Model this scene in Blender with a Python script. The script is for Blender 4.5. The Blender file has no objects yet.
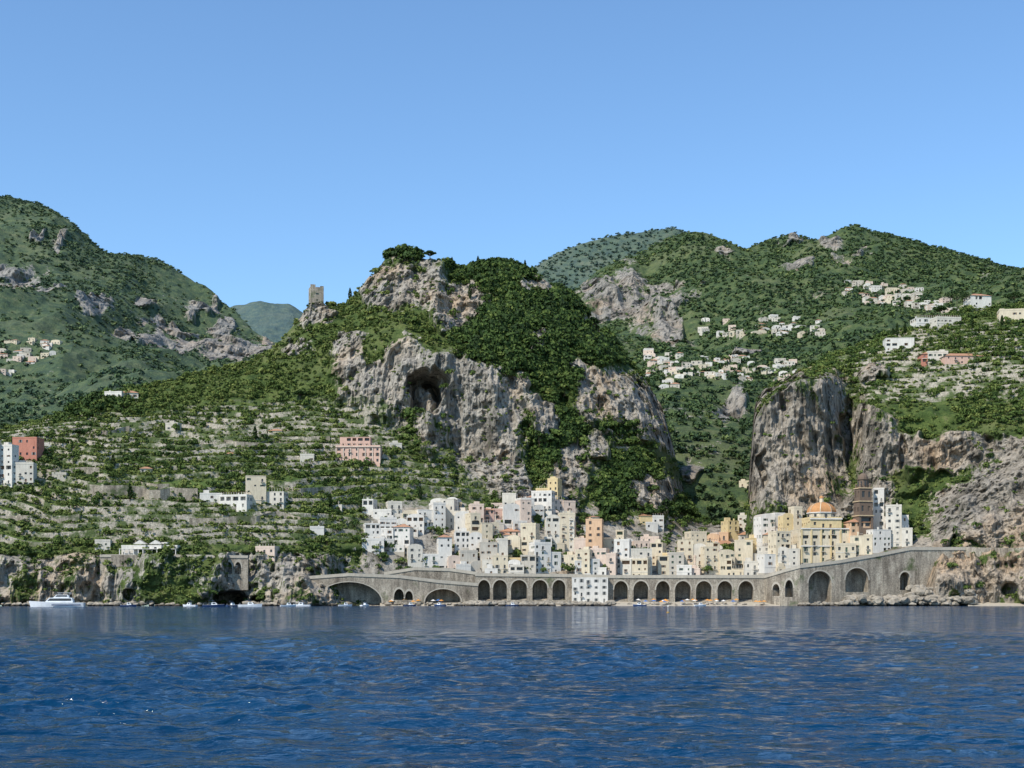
import bpy, math, random
import numpy as np
from mathutils import Vector
random.seed(7); rng=np.random.default_rng(11)
F=1400.0; CZ=3.0; HY=600.0
sc=bpy.context.scene
# ---------------------------------------------------------------- helpers
def smooth(a,b,x):
    t=np.clip((x-a)/(b-a),0,1); return t*t*(3-2*t)
def _h(ix,iy,iz):
    n=(ix*374761393+iy*668265263+iz*1442695041)&0xffffffff
    n=((n^(n>>13))*1274126177)&0xffffffff
    return ((n^(n>>16))&0xffff)/65535.0
def vn(x,y,z):
    ix=np.floor(x).astype(np.int64);iy=np.floor(y).astype(np.int64);iz=np.floor(z).astype(np.int64)
    fx=x-ix;fy=y-iy;fz=z-iz
    fx=fx*fx*(3-2*fx);fy=fy*fy*(3-2*fy);fz=fz*fz*(3-2*fz)
    r=0
    for a in(0,1):
        wa=fx if a else 1-fx
        for b in(0,1):
            wb=wa*(fy if b else 1-fy)
            for c in(0,1):
                r=r+wb*(fz if c else 1-fz)*_h(ix+a,iy+b,iz+c)
    return r
def fbm(x,y,z,o=4):
    s=0;a=.5;t=0
    for k in range(o):
        s=s+a*vn(x*2**k+17*k,y*2**k+5*k,z*2**k+9*k);t+=a;a*=.5
    return s/t
def ridged(x,y,z,o=4):
    s=0;a=.5;t=0
    for k in range(o):
        s=s+a*(1-np.abs(2*vn(x*2**k+17*k,y*2**k+5*k,z*2**k+9*k)-1));t+=a;a*=.5
    return s/t
def gsm(A,sig,axis):
    if sig<=0:return A
    r=int(sig*3)+1;k=np.exp(-.5*(np.arange(-r,r+1)/sig)**2);k/=k.sum()
    P=np.pad(A,[(r,r) if i==axis else (0,0) for i in range(2)],mode='edge')
    out=np.zeros_like(A)
    n=A.shape[axis]
    for i,w in enumerate(k):
        out+=w*(P[i:i+n,:] if axis==0 else P[:,i:i+n])
    return out
# ---------------------------------------------------------------- materials
class NT:
    def __init__(s,name):
        s.m=bpy.data.materials.new(name);s.m.use_nodes=True
        s.t=s.m.node_tree;s.n=s.t.nodes;s.b=s.n['Principled BSDF']
        s.b.inputs['Roughness'].default_value=.9
        s.b.inputs['Specular IOR Level'].default_value=.2
    def add(s,ty,**k):
        n=s.n.new(ty)
        for a,b in k.items():setattr(n,a,b)
        return n
    def link(s,a,b):s.t.links.new(a,b)
    def noise(s,scale,detail=4,rough=.6,vec=None,dist=0,out='Fac'):
        n=s.add('ShaderNodeTexNoise');n.inputs['Scale'].default_value=scale
        n.inputs['Detail'].default_value=detail;n.inputs['Roughness'].default_value=rough
        n.inputs['Distortion'].default_value=dist
        if vec is not None:s.link(vec,n.inputs['Vector'])
        return n.outputs[out]
    def pos(s,scale=(1,1,1)):
        g=s.add('ShaderNodeNewGeometry');m=s.add('ShaderNodeMapping')
        m.inputs['Scale'].default_value=scale;s.link(g.outputs['Position'],m.inputs['Vector'])
        return m.outputs['Vector']
    def ramp(s,fac,stops):
        r=s.add('ShaderNodeValToRGB');e=r.color_ramp.elements
        while len(e)<len(stops):e.new(.5)
        for el,(p,c) in zip(e,stops):
            el.position=p;el.color=(c,c,c,1) if isinstance(c,(int,float)) else (*c,1)
        s.link(fac,r.inputs['Fac']);return r.outputs['Color']
    def mix(s,fac,a,b,mode='MIX'):
        m=s.add('ShaderNodeMix',data_type='RGBA',blend_type=mode)
        for v,i in((fac,0),(a,6),(b,7)):
            if isinstance(v,(int,float)):m.inputs[i].default_value=v
            elif isinstance(v,tuple):m.inputs[i].default_value=(*v,1)
            else:s.link(v,m.inputs[i])
        return m.outputs[2]
    def math(s,op,a,b=0.,c=0.,clamp=False):
        m=s.add('ShaderNodeMath',operation=op,use_clamp=clamp)
        for v,i in((a,0),(b,1),(c,2)):
            if isinstance(v,(int,float)):m.inputs[i].default_value=v
            else:s.link(v,m.inputs[i])
        return m.outputs[0]
    def vmath(s,op,a,b):
        m=s.add('ShaderNodeVectorMath',operation=op)
        for v,i in((a,0),(b,1)):
            if isinstance(v,tuple):m.inputs[i].default_value=v
            else:s.link(v,m.inputs[i])
        return m.outputs[0]
    def attr(s,name):
        return s.add('ShaderNodeAttribute',attribute_name=name).outputs['Fac']
    def bump(s,h,dist,strength=1.,link=True):
        b=s.add('ShaderNodeBump');b.inputs['Distance'].default_value=dist;b.inputs['Strength'].default_value=strength
        s.link(h,b.inputs['Height'])
        if link:s.link(b.outputs[0],s.b.inputs['Normal'])
        return b.outputs[0]
    def col(s,c):s.link(c,s.b.inputs['Base Color'])
HAZE_TINT=(.15,.23,.33)  # aerial haze, painted as a bluish tint into far ground and foliage colours
def terrain_mat(name,sc_=1.0,haze=0.,bd=1.2,tone=(1,1,1),mkk=1.7):
    t=NT(name)
    p=t.pos((sc_,sc_,sc_));pv=t.pos((sc_,sc_,sc_*.3))
    n1=t.noise(.06,6,.68,pv);n2=t.noise(.35,5,.72,pv);n3=t.noise(1.3,3,.6,p)
    rock=t.ramp(n1,[(.32,(.12,.105,.085)),(.43,(.27,.24,.195)),(.52,(.44,.395,.33)),(.60,(.31,.275,.225)),(.72,(.49,.44,.37))])
    crk=t.ramp(n2,[(.36,(.10,.10,.105)),(.46,(.72,.72,.72)),(.7,(1.14,1.12,1.09))])
    rock=t.mix(.95,rock,crk,'MULTIPLY')
    rb=t.ramp(t.noise(.022,4,.6,p),[(.38,(.80,.83,.86)),(.52,(1,1,1)),(.66,(1.15,.98,.82))])
    rock=t.mix(.9,rock,rb,'MULTIPLY')
    rock=t.mix(1.,rock,tone,'MULTIPLY')
    nv=t.noise(.12,5,.65,p)
    veg=t.ramp(nv,[(.3,(.022,.040,.010)),(.44,(.048,.078,.018)),(.58,(.092,.122,.030)),(.76,(.18,.17,.075))])
    veg=t.mix(.7,veg,t.ramp(n3,[(.3,.25),(.65,1.3)]),'MULTIPLY')
    big=t.noise(.016,4,.6,p)
    veg=t.mix(t.ramp(big,[(.52,0.),(.68,.45)]),veg,(.15,.155,.065))
    r=t.attr('rock')
    mk=t.math('MULTIPLY_ADD',t.math('SUBTRACT',t.math('ADD',n2,n1),1.0),mkk,r)
    mk=t.ramp(mk,[(.44,0.),(.56,1.)])
    c=t.mix(mk,veg,rock)
    g=t.add('ShaderNodeNewGeometry');sx=t.add('ShaderNodeSeparateXYZ');t.link(g.outputs['True Normal'],sx.inputs[0])
    steep=t.ramp(sx.outputs['Z'],[(.55,1.),(.75,0.)])
    wall=t.ramp(t.noise(.8,4,.7,p),[(.3,(.20,.175,.135)),(.5,(.38,.335,.265)),(.7,(.52,.47,.38))])
    gard=t.ramp(t.noise(.07,5,.7,p),[(.36,(.04,.072,.016)),(.5,(.085,.13,.028)),(.62,(.15,.175,.055)),(.72,(.33,.285,.18))])
    gard=t.mix(.6,gard,t.ramp(n3,[(.3,.35),(.65,1.25)]),'MULTIPLY')
    wall=t.mix(t.ramp(t.noise(.09,5,.65,p),[(.46,0.),(.56,.92)]),wall,(.055,.088,.02))
    tc=t.mix(steep,gard,wall)
    c=t.mix(t.attr('terr'),c,tc)
    c=t.mix(t.attr('wet'),c,(.05,.042,.03))
    if haze:c=t.mix(haze,c,HAZE_TINT)
    t.col(c)
    h=t.math('ADD',t.math('MULTIPLY',n2,1.),t.math('MULTIPLY',n3,.35))
    t.bump(h,bd/sc_,1.)
    return t.m

def foliage_mat(name,haze=0.):
    t=NT(name);a=t.attr('tint')
    c=t.ramp(a,[(0.,(.10,.075,.05)),(.02,(.015,.030,.008)),(.28,(.033,.064,.013)),(.58,(.085,.125,.026)),(1.,(.21,.235,.060))])
    if haze:c=t.mix(haze,c,HAZE_TINT)
    t.col(c);t.b.inputs['Roughness'].default_value=.75
    return t.m
def wall_mat(name,c,dirt=.5):
    t=NT(name)
    n=t.noise(.25,5,.7,t.pos((1,1,.4)));n2=t.noise(1.2,3,.6,t.pos((1,1,.25)))
    d=tuple(x*.6 for x in c)
    cc=t.mix(t.ramp(n,[(.42,0.),(.75,dirt)]),c,d)
    cc=t.mix(.3,cc,t.ramp(n2,[(.3,.5),(.6,1.)]),'MULTIPLY')
    t.col(cc);return t.m
def plain(name,c,rough=.8,spec=.3,metal=0.):
    t=NT(name);n=t.noise(.8,4,.6,t.pos())
    t.col(t.mix(t.ramp(n,[(.35,0.),(.7,.5)]),c,tuple(x*.65 for x in c)))
    t.b.inputs['Roughness'].default_value=rough;t.b.inputs['Specular IOR Level'].default_value=spec
    t.b.inputs['Metallic'].default_value=metal
    return t.m
M={}
pal={'white':(.73,.68,.60),'white2':(.66,.60,.50),'white3':(.56,.50,.41),'cream':(.68,.58,.42),'yellow':(.68,.53,.29),'peach':(.68,.45,.28),
     'pink':(.68,.44,.34),'red':(.54,.23,.16),'palepink':(.70,.55,.44),'grey':(.46,.41,.33),'ochre':(.58,.44,.27)}
for k,c in pal.items():M[k]=wall_mat('plaster_'+k,c)
M['glass']=plain('window_dark',(.05,.05,.05),.3,.5)
M['shut']=plain('shutter_green',(.09,.14,.10));M['shutb']=plain('shutter_brown',(.22,.14,.09));M['shutg']=plain('shutter_grey',(.30,.29,.26))
M['roof']=plain('flat_roof',(.47,.41,.34));M['tile']=plain('terracotta_tiles',(.42,.22,.13))
M['trim']=plain('trim_white',(.72,.67,.60));M['rail']=plain('railing',(.12,.12,.12),.5)
M['dome']=wall_mat('dome_tiles',(.52,.26,.11));M['brown']=wall_mat('tower_stone',(.18,.13,.095))
M['boatw']=plain('boat_white',(.8,.8,.8),.25,.5);M['boatb']=plain('boat_blue',(.03,.06,.15),.3,.5)
M['sand']=plain('sand',(.45,.39,.30));M['asph']=plain('asphalt',(.07,.07,.07))
M['orange']=plain('buoy_orange',(.6,.35,.08));M['umb1']=plain('umbrella_orange',(.65,.28,.06));M['umb2']=plain('umbrella_blue',(.06,.16,.4))
def stone_mat(name,k,moss=.6):
    t=NT(name)
    p=t.pos((1,1,1))
    n=t.noise(.15,5,.7,t.pos((1,1,.5)));n2=t.noise(1.6,4,.7,p)
    c=t.ramp(n,[(.3,(.14*k,.115*k,.088*k)),(.5,(.27*k,.23*k,.178*k)),(.7,(.38*k,.335*k,.26*k))])
    c=t.mix(.75,c,t.ramp(n2,[(.35,.4),(.65,1.2)]),'MULTIPLY')
    c=t.mix(.7,c,t.ramp(t.noise(.6,4,.7,t.pos((1,1,.12))),[(.35,.4),(.6,1.1)]),'MULTIPLY')
    c=t.mix(t.ramp(t.noise(.12,4,.6,p),[(moss,0.),(moss+.1,.8)]),c,(.055,.085,.025))
    t.col(c);t.bump(n2,.15,.8);return t.m
M['stone']=stone_mat('masonry_stone',1.4,.62);M['dry']=stone_mat('dry_stone',1.6,.53)
def rock_mat():
    t=NT('boulder_rock');p=t.pos()
    n=t.noise(.3,5,.7,p)
    c=t.ramp(n,[(.3,(.13,.11,.085)),(.5,(.29,.25,.195)),(.7,(.42,.37,.30))])
    sx=t.add('ShaderNodeSeparateXYZ');t.link(p,sx.inputs[0])
    w=t.ramp(t.math('MULTIPLY',sx.outputs['Z'],.5),[(.25,1.),(.55,0.)])
    t.col(t.mix(w,c,(.05,.04,.03)));t.bump(n,.4);return t.m
M['rock']=rock_mat()

# ---------------------------------------------------------------- terrain sheets
class Sheet:
    def __init__(s,name,px0,px1,ncol,nrow,rows,mat,usm=3,vsm=3,fn=None):
        px=np.linspace(px0,px1,ncol)
        Ds=[];Zs=[]
        for r in rows:
            ks=sorted(r)
            py=np.interp(px,ks,[r[k][0] for k in ks]);D=np.interp(px,ks,[r[k][1] for k in ks])
            Z=CZ+D*(HY-py)/F
            Ds.append(D);Zs.append(Z)
        Ds.append(Ds[-1]+np.maximum(60,Zs[-1]*.9));Zs.append(Zs[-1]*.35)
        Ds=np.array(Ds);Zs=np.array(Zs)
        seg=np.sqrt(np.diff(Ds,axis=0)**2+np.diff(Zs,axis=0)**2).mean(1)
        seg[-1]*=.25
        cum=np.concatenate([[0],np.cumsum(seg)]);cum/=cum[-1]
        v=np.linspace(0,1,nrow)
        idx=np.clip(np.searchsorted(cum,v,side='right')-1,0,len(cum)-2)
        f=((v-cum[idx])/(cum[idx+1]-cum[idx]))[:,None]
        D=Ds[idx]*(1-f)+Ds[idx+1]*f;Z=Zs[idx]*(1-f)+Zs[idx+1]*f
        D=gsm(gsm(D,vsm,0),usm,1);Z=gsm(gsm(Z,vsm,0),usm,1)
        s.px=px;s.vr=cum[-2];s.v=v
        s.PX=np.repeat(px[None,:],nrow,0);s.D=D;s.Z=Z
        s.rock=np.zeros_like(D);s.terr=np.zeros_like(D);s.wet=np.zeros_like(D)
        fn(s)
        D,Z=s.D,s.Z
        X=(s.PX-512)/F*D
        s.X=X;s.PY=HY-F*(Z-CZ)/D
        co=np.stack([X,D,Z],-1).reshape(-1,3).astype(np.float32)
        i=np.arange(nrow-1)[:,None]*ncol+np.arange(ncol-1)[None,:]
        q=np.stack([i,i+1,i+ncol+1,i+ncol],-1).reshape(-1,4).astype(np.int32)
        s.ob=mesh_np(name,co,q,[mat])
        me=s.ob.data
        for an in('rock','terr','wet'):
            a=me.attributes.new(an,'FLOAT','POINT');a.data.foreach_set('value',getattr(s,an).ravel().astype(np.float32))
    def py(s):return HY-F*(s.Z-CZ)/s.D
    def find(s,px,py):
        j=int(np.clip(np.searchsorted(s.px,px),0,len(s.px)-1))
        c=s.PY[:,j];k=np.nonzero(c<=py)[0]
        i=int(k[0]) if len(k) else int(np.argmin(c))
        return (px-512)/F*s.D[i,j],s.D[i,j],s.Z[i,j]
    def scatter(s,n,dens):
        D,Z=s.D,s.Z
        ds=np.sqrt(np.diff(D,axis=0)**2*.6+np.diff(Z,axis=0)**2)[:,:-1]*D[:-1,:-1]
        w=np.maximum(ds*dens[:-1,:-1],0)*(s.v[:-1,None]<s.vr+.02)
        w=w.ravel();w/=w.sum()
        k=rng.choice(w.size,n,p=w);nc=D.shape[1]-1
        i=k//nc;j=k%nc;f=rng.random(n)
        P=np.stack([s.X[i,j]*(1-f)+s.X[i,j+1]*f,D[i,j]*(1-f)+D[i,j+1]*f,Z[i,j]*(1-f)+Z[i,j+1]*f],-1)
        return P,i,j
def mesh_np(name,co,q,mats,smooth_=False,tint=None):
    me=bpy.data.meshes.new(name)
    me.vertices.add(len(co));me.vertices.foreach_set('co',np.ascontiguousarray(co,dtype=np.float32).ravel())
    n=len(q);k=q.shape[1]
    me.loops.add(n*k);me.polygons.add(n)
    me.loops.foreach_set('vertex_index',q.ravel().astype(np.int32))
    me.polygons.foreach_set('loop_start',np.arange(0,n*k,k,dtype=np.int32))
    me.polygons.foreach_set('use_smooth',np.full(n,smooth_))
    me.update(calc_edges=True)
    if tint is not None:
        a=me.attributes.new('tint','FLOAT','POINT');a.data.foreach_set('value',tint.astype(np.float32))
    for m in mats:me.materials.append(m)
    ob=bpy.data.objects.new(name,me);sc.collection.objects.link(ob);return ob
def blobs(PX,PY,L,jit=8,sc_=30.):
    nx=(vn(PX/sc_,PY/sc_,PX*0+3.)-.5)*2*jit;ny=(vn(PX/sc_,PY/sc_,PX*0+9.)-.5)*2*jit
    nx+=(vn(PX/8,PY/8,PX*0+3.)-.5)*jit;ny+=(vn(PX/8,PY/8,PX*0+9.)-.5)*jit
    r=np.zeros_like(PX)
    for cx,cy,rx,ry in L:
        d=np.sqrt(((PX+nx-cx)/rx)**2+((PY+ny-cy)/ry)**2)
        r=np.maximum(r,np.clip(1.6-d,0,1))
    return r

# ---- near hill with the central crag
A_rows=[
 {-150:(607,697),100:(607,697),300:(607,700),330:(607,708),360:(607,716),760:(607,720)},
 {-150:(575,701),0:(572,701),100:(582,702),200:(580,702),300:(585,706),330:(598,716),360:(600,724),760:(600,724)},
 {-150:(552,712),0:(550,712),100:(553,712),200:(553,713),300:(560,716),350:(588,730),400:(594,732),760:(597,732)},
 {-150:(512,742),0:(503,745),100:(502,750),200:(510,750),300:(518,750),350:(540,748),400:(560,750),500:(568,750),600:(573,755),680:(578,760),760:(580,765)},
 {-150:(470,800),0:(458,800),100:(458,810),200:(462,820),300:(465,830),380:(482,820),450:(498,822),500:(497,832),550:(500,842),600:(528,842),650:(540,850),700:(548,850),760:(552,850)},
 {-150:(440,860),0:(437,870),60:(427,880),120:(417,890),200:(415,900),260:(412,905),310:(405,905),350:(418,890),400:(430,880),450:(445,872),500:(462,872),550:(455,880),600:(455,890),650:(470,900),680:(515,905),700:(528,910),760:(530,910)},
 {-150:(432,905),0:(433,905),60:(421,910),120:(402,922),200:(388,932),260:(372,942),310:(348,942),350:(340,930),400:(345,898),450:(355,895),500:(355,905),550:(345,930),600:(362,940),640:(395,940),662:(430,945),680:(505,950),700:(522,950),760:(524,950)},
 {-150:(426,930),0:(429,930),60:(417,935),120:(394,945),200:(376,960),250:(360,970),280:(341,975),298:(316,982),312:(303,985),345:(301,990),365:(282,995),385:(256,1000),400:(250,1000),430:(258,1000),460:(270,1000),490:(263,1005),510:(265,1010),535:(277,1010),560:(292,1010),580:(305,1010),600:(327,1005),620:(352,1000),645:(380,990),662:(405,985),672:(440,980),686:(500,980),700:(520,980),760:(522,980)},
]
rockA=[(405,282,40,28),(456,302,30,20),(318,312,16,12),(372,295,13,13),(362,382,26,32),(400,386,32,38),(450,393,42,34),(482,432,34,36),(502,466,22,24),(520,478,15,13),
 (590,400,20,32),(622,398,30,30),(652,415,18,34),(570,472,20,24),(600,450,16,12),(655,490,20,18),(540,288,20,8),(520,402,14,20),(350,345,16,8),(570,362,12,12),(545,422,10,18),(560,500,16,14),(430,440,12,16),(300,342,14,7),(590,325,8,8),(540,350,7,10)]
def fnA(s):
    PX=s.PX;D=s.D;Z=s.Z;X=(PX-512)/F*D;PY=s.py()
    town=smooth(340,380,PX)*smooth(485,520,PY+ (PX>600)*-15)
    r=blobs(PX,PY,rockA,9)
    sea=smooth(548,556,PY)*(1-smooth(345,375,PX))
    n=fbm(X/28,D/28,Z/40,4)
    r=np.maximum(r*1.05,sea*(.62+.5*(fbm(X/14,D/14,Z/14,3)-.5)*2))
    r+= (n-.54)*.9
    te=smooth(400,412,PY+ (PX-200)*.05)*(1-smooth(536,548,PY))*(1-smooth(385,400,PX))
    te2=blobs(PX,PY,[(440,478,55,24),(610,440,26,14),(600,470,20,10),(330,470,60,50)],6)*(1-smooth(.3,.6,r))
    te=np.maximum(te*(1-smooth(.6,.85,r)),te2)
    te*=(1-town)
    k=smooth(.2,.65,r)*(1-town)
    rib=ridged(X/34,D/60,Z/100,4)-.6
    cr=ridged(X/11,D/14,Z/18,4)-.6
    cr2=ridged(X/4.,D/5,Z/9,3)-.6
    D+= -k*(rib*36+cr*18+cr2*6)
    D+= -(1-k)*(1-town)*(1-te)*(fbm(X/30,D/30,Z/30,3)-.5)*14
    D+= -sea*((fbm(X/25,X*0,Z/60,3)-.5)*24+(ridged(X/9,X*0,Z/9,3)-.6)*8)
    Z+= (fbm(X/9,D/9,Z/9,3)-.5)*(2.5*(1-town))*(1-te)
    Z+= smooth(-.0,.25,s.v[:,None])*(1-town)*(fbm(X/60,D/60,X*0,3)-.5)*8*(1-te*.4)
    def cave(cx,cy,rx,ry,dep):
        nx=(fbm(X/8,Z/8,X*0,3)-.5)*16
        d=np.sqrt(((PX-cx+nx)/rx)**2+((PY-cy+nx*.6)/ry)**2)
        return (1-smooth(.7,1.05,d))*dep
    cv=cave(424,394,16,25,30)+cave(437,384,12,14,20)+cave(229,598,19,9,26)+cave(258,600,9,6,14)+cave(130,596,8,6,9)+cave(560,402,5,9,8)+cave(503,455,6,8,6)+cave(602,405,5,8,7)+cave(640,385,5,7,6)
    D+=cv
    h=4.8
    off=(fbm(X/70,D/70,X*0,2)-.5)*16+(fbm(X/22,D/22,X*0,2)-.5)*4
    q=(Z+off)/h;fl=np.floor(q);fr=q-fl
    zq=(fl+.8*smooth(.68,.80,fr)+.2*fr)*h-off
    s.Z=Z*(1-te)+zq*te
    s.D=D
    s.rock=np.clip(np.maximum(r,town*.9),0,1);s.terr=te
    s.wet=(1-smooth(.4,1.8,s.Z))*(1-town)
    s.town=town;s.sea=sea
mA=terrain_mat('hillside_ground')
A=Sheet('rocky_hillside',-150,760,1150,640,A_rows,mA,usm=4,vsm=3,fn=fnA)

# ---- right headland
C_rows=[
 {742:(607,722),900:(607,722),925:(607,712),950:(607,706),1180:(607,704)},
 {742:(604,730),765:(603,730),800:(600,728),900:(590,726),925:(585,716),950:(580,709),1024:(585,708),1180:(585,708)},
 {742:(600,740),765:(585,738),800:(577,738),850:(563,735),900:(556,735),950:(551,725),1024:(549,718),1180:(550,716)},
 {742:(592,790),757:(545,800),765:(528,800),800:(522,805),850:(515,805),900:(505,790),935:(520,765),980:(500,752),1024:(482,748),1180:(470,742)},
 {742:(590,815),756:(500,818),765:(470,818),800:(460,822),825:(460,830),838:(462,846),852:(462,850),866:(460,822),900:(475,805),935:(490,785),980:(475,775),1024:(455,770),1180:(445,765)},
 {742:(588,828),754:(425,830),765:(404,830),780:(392,830),800:(384,832),826:(376,842),842:(384,872),856:(394,868),868:(400,832),880:(404,822),900:(412,818),935:(412,818),980:(412,812),1024:(400,808),1180:(400,800)},
 {742:(587,860),754:(412,860),765:(394,870),780:(386,880),800:(377,890),830:(364,900),850:(360,905),880:(355,905),930:(350,895),980:(348,885),1024:(345,880),1180:(340,880)},
 {742:(585,900),754:(408,930),765:(390,945),780:(382,955),800:(373,965),830:(359,975),860:(347,982),890:(333,987),930:(320,990),960:(308,992),990:(308,992),1024:(303,992),1180:(295,990)},
]
def fnC(s):
    PX=s.PX;D=s.D;Z=s.Z;X=(PX-512)/F*D;PY=s.py()
    r=blobs(PX,PY,[(770,450,26,60),(800,440,30,62),(832,430,20,58),(875,442,28,42),(915,452,32,32),(960,452,28,24),(1000,440,20,14),(985,512,50,32),(940,535,16,18),(1060,480,60,60),(965,580,60,28),(1060,570,100,40),(820,500,60,12),(870,372,14,6)],8)
    n=fbm(X/28,D/28,Z/40,4)
    ledge=blobs(PX,PY,[(930,425,40,8),(985,428,50,10),(895,395,40,10),(905,475,24,10),(950,482,22,8)],8)
    r=np.clip(r-ledge*.55+(n-.54)*.9,0,1)
    town=(1-smooth(925,945,PX))*smooth(525,545,PY)
    te=smooth(318,326,PY)*(1-smooth(392,404,PY))*smooth(835,860,PX)*(1-smooth(.5,.7,r))
    k=smooth(.2,.65,r)*(1-town)
    rib=ridged(X/30,D/60,Z/90,4)-.6;cr=ridged(X/10,D/14,Z/20,4)-.6;cr2=ridged(X/4.,D/5,Z/8,3)-.6
    D+=-k*(rib*36+cr*17+cr2*6)
    D+=-(1-k)*(1-town)*(1-te)*(fbm(X/25,D/25,Z/25,3)-.5)*12
    def cave(cx,cy,rx,ry,dep):
        nx=(fbm(X/8,Z/14,X*0,3)-.5)*14
        return (1-smooth(.7,1.05,np.sqrt(((PX-cx+nx)/rx)**2+((PY-cy)/ry)**2)))*dep
    D+=cave(763,470,4,22,9)+cave(786,400,4,14,8)+cave(846,430,6,38,18)+cave(900,450,5,18,8)+cave(1010,590,9,8,6)
    Z+=(fbm(X/9,D/9,Z/9,3)-.5)*2.5*(1-town)*(1-te)
    Z+=(1-town)*smooth(0,.3,s.v[:,None])*(fbm(X/50,D/50,X*0,3)-.5)*7
    h=4.;off=(fbm(X/60,D/60,X*0+4,2)-.5)*12
    q=(Z+off)/h;fl=np.floor(q);fr=q-fl
    zq=(fl+.85*smooth(.66,.8,fr)+.15*fr)*h-off
    s.Z=Z*(1-te)+zq*te;s.D=D
    s.rock=np.clip(np.maximum(r,town*.8),0,1);s.terr=te;s.wet=(1-smooth(.4,1.6,s.Z));s.town=town
C=Sheet('cliff_headland',742,1180,620,560,C_rows,terrain_mat('headland_ground',tone=(.97,.93,.89)),usm=2.5,vsm=3,fn=fnC)

# ---- valley and right-hand mountains
B_rows=[
 {480:(560,930),1250:(560,930)},
 {480:(515,960),620:(505,960),700:(492,960),760:(495,960),1250:(500,960)},
 {480:(440,1150),620:(438,1150),670:(430,1150),720:(440,1130),760:(440,1150),1250:(430,1150)},
 {480:(392,1500),600:(388,1500),650:(380,1500),700:(377,1480),760:(384,1500),850:(372,1500),1250:(360,1500)},
 {480:(370,1850),600:(362,1850),650:(353,1850),720:(340,1850),800:(332,1850),900:(318,1800),1250:(305,1800)},
 {480:(350,2300),560:(335,2300),620:(338,2300),680:(320,2300),750:(300,2300),850:(292,2300),920:(287,2300),1000:(290,2250),1250:(290,2200)},
 {480:(330,2600),560:(315,2600),585:(302,2560),620:(290,2560),660:(280,2600),700:(262,2650),750:(272,2650),800:(262,2700),850:(256,2650),920:(262,2600),1000:(278,2500),1250:(290,2450)},
 {480:(325,2800),545:(305,2800),575:(292,2800),600:(266,2800),640:(250,2850),670:(236,2900),695:(228,2900),720:(233,2900),745:(245,2900),770:(234,3000),790:(229,3000),815:(236,3000),840:(231,3000),865:(228,3000),900:(236,3000),950:(249,2900),1000:(264,2850),1024:(270,2800),1250:(310,2700)},
]
def fnB(s):
    PX=s.PX;D=s.D;Z=s.Z;X=(PX-512)/F*D;PY=s.py()
    r=blobs(PX,PY,[(628,308,42,26),(596,292,18,14),(665,290,14,10),(668,334,20,7),(735,410,16,14),(705,300,9,6),(828,256,14,7),(852,268,20,5),(745,348,16,3),(785,237,14,3),(690,470,12,14),(805,290,14,4),(720,262,12,5)],9)*.9
    n=fbm(X/75,D/75,Z/75,4)
    r=np.clip(r+(n-.54)*1.4,0,1)
    sc_=D/1000.
    k=smooth(.25,.7,r)
    rd=ridged(X/260,D/420,X*0,5)-.6
    mid=smooth(.05,.2,s.v[:,None])*(1-smooth(s.vr-.12,s.vr,s.v[:,None])*.93)
    Z+=rd*100*mid*sc_*.55
    D+=-k*(ridged(X/50,D/90,Z/140,5)-.6)*90
    Z+=(fbm(X/25,D/25,X*0,3)-.5)*8
    s.Z=Z;s.D=D;s.rock=r
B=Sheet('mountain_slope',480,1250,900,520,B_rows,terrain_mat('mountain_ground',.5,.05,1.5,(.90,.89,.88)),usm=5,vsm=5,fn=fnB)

def fnFar(amp,rl=None):
    def f(s):
        PX=s.PX;D=s.D;Z=s.Z;X=(PX-512)/F*D;PY=s.py()
        n=fbm(X/90,D/90,Z/90,4)
        r=np.clip((n-.6)*1.0,0,1)
        if rl:r=np.clip(blobs(PX,PY,rl,8)+(n-.54)*1.3,0,1)
        mid=smooth(.05,.25,s.v[:,None])*(1-smooth(s.vr-.08,s.vr,s.v[:,None])*.85)
        Z+=(ridged(X/300,D/500,X*0,5)-.6)*amp*mid
        Z+=(fbm(X/35,D/35,X*0,3)-.5)*12
        k=smooth(.3,.7,r);D+=-k*(ridged(X/60,D/110,Z/50,5)-.6)*90
        s.Z=Z;s.D=D;s.rock=r
    return f
L_rows=[
 {-300:(520,1050),340:(520,1050)},
 {-300:(440,1300),100:(428,1300),200:(412,1300),300:(390,1300),340:(390,1300)},
 {-300:(380,1700),0:(380,1700),60:(372,1750),120:(372,1850),200:(385,1900),340:(385,1900)},
 {-300:(320,2200),0:(312,2200),60:(322,2250),120:(345,2350),170:(362,2400),230:(368,2400),265:(368,2400),340:(376,2400)},
 {-300:(275,2600),0:(270,2600),60:(282,2600),120:(308,2650),180:(325,2700),230:(335,2700),262:(350,2700),340:(370,2700)},
 {-300:(168,3300),-100:(174,3300),0:(192,3300),30:(201,3300),60:(214,3300),80:(230,3250),100:(246,3200),130:(258,3200),160:(263,3200),185:(273,3150),210:(286,3100),230:(301,3050),245:(316,3000),262:(336,3000),272:(352,3000),340:(372,3000)},
]
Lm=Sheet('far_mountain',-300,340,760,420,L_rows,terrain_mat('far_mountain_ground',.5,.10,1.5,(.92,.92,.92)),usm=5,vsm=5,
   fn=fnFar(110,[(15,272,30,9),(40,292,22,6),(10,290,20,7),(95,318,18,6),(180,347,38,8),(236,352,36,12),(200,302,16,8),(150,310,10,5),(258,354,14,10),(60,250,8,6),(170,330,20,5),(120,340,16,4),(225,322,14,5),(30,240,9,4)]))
mE=terrain_mat('distant_ridge_ground',.35,.22,2.);mG=terrain_mat('distant_hill_ground',.3,.30,2.)
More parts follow.
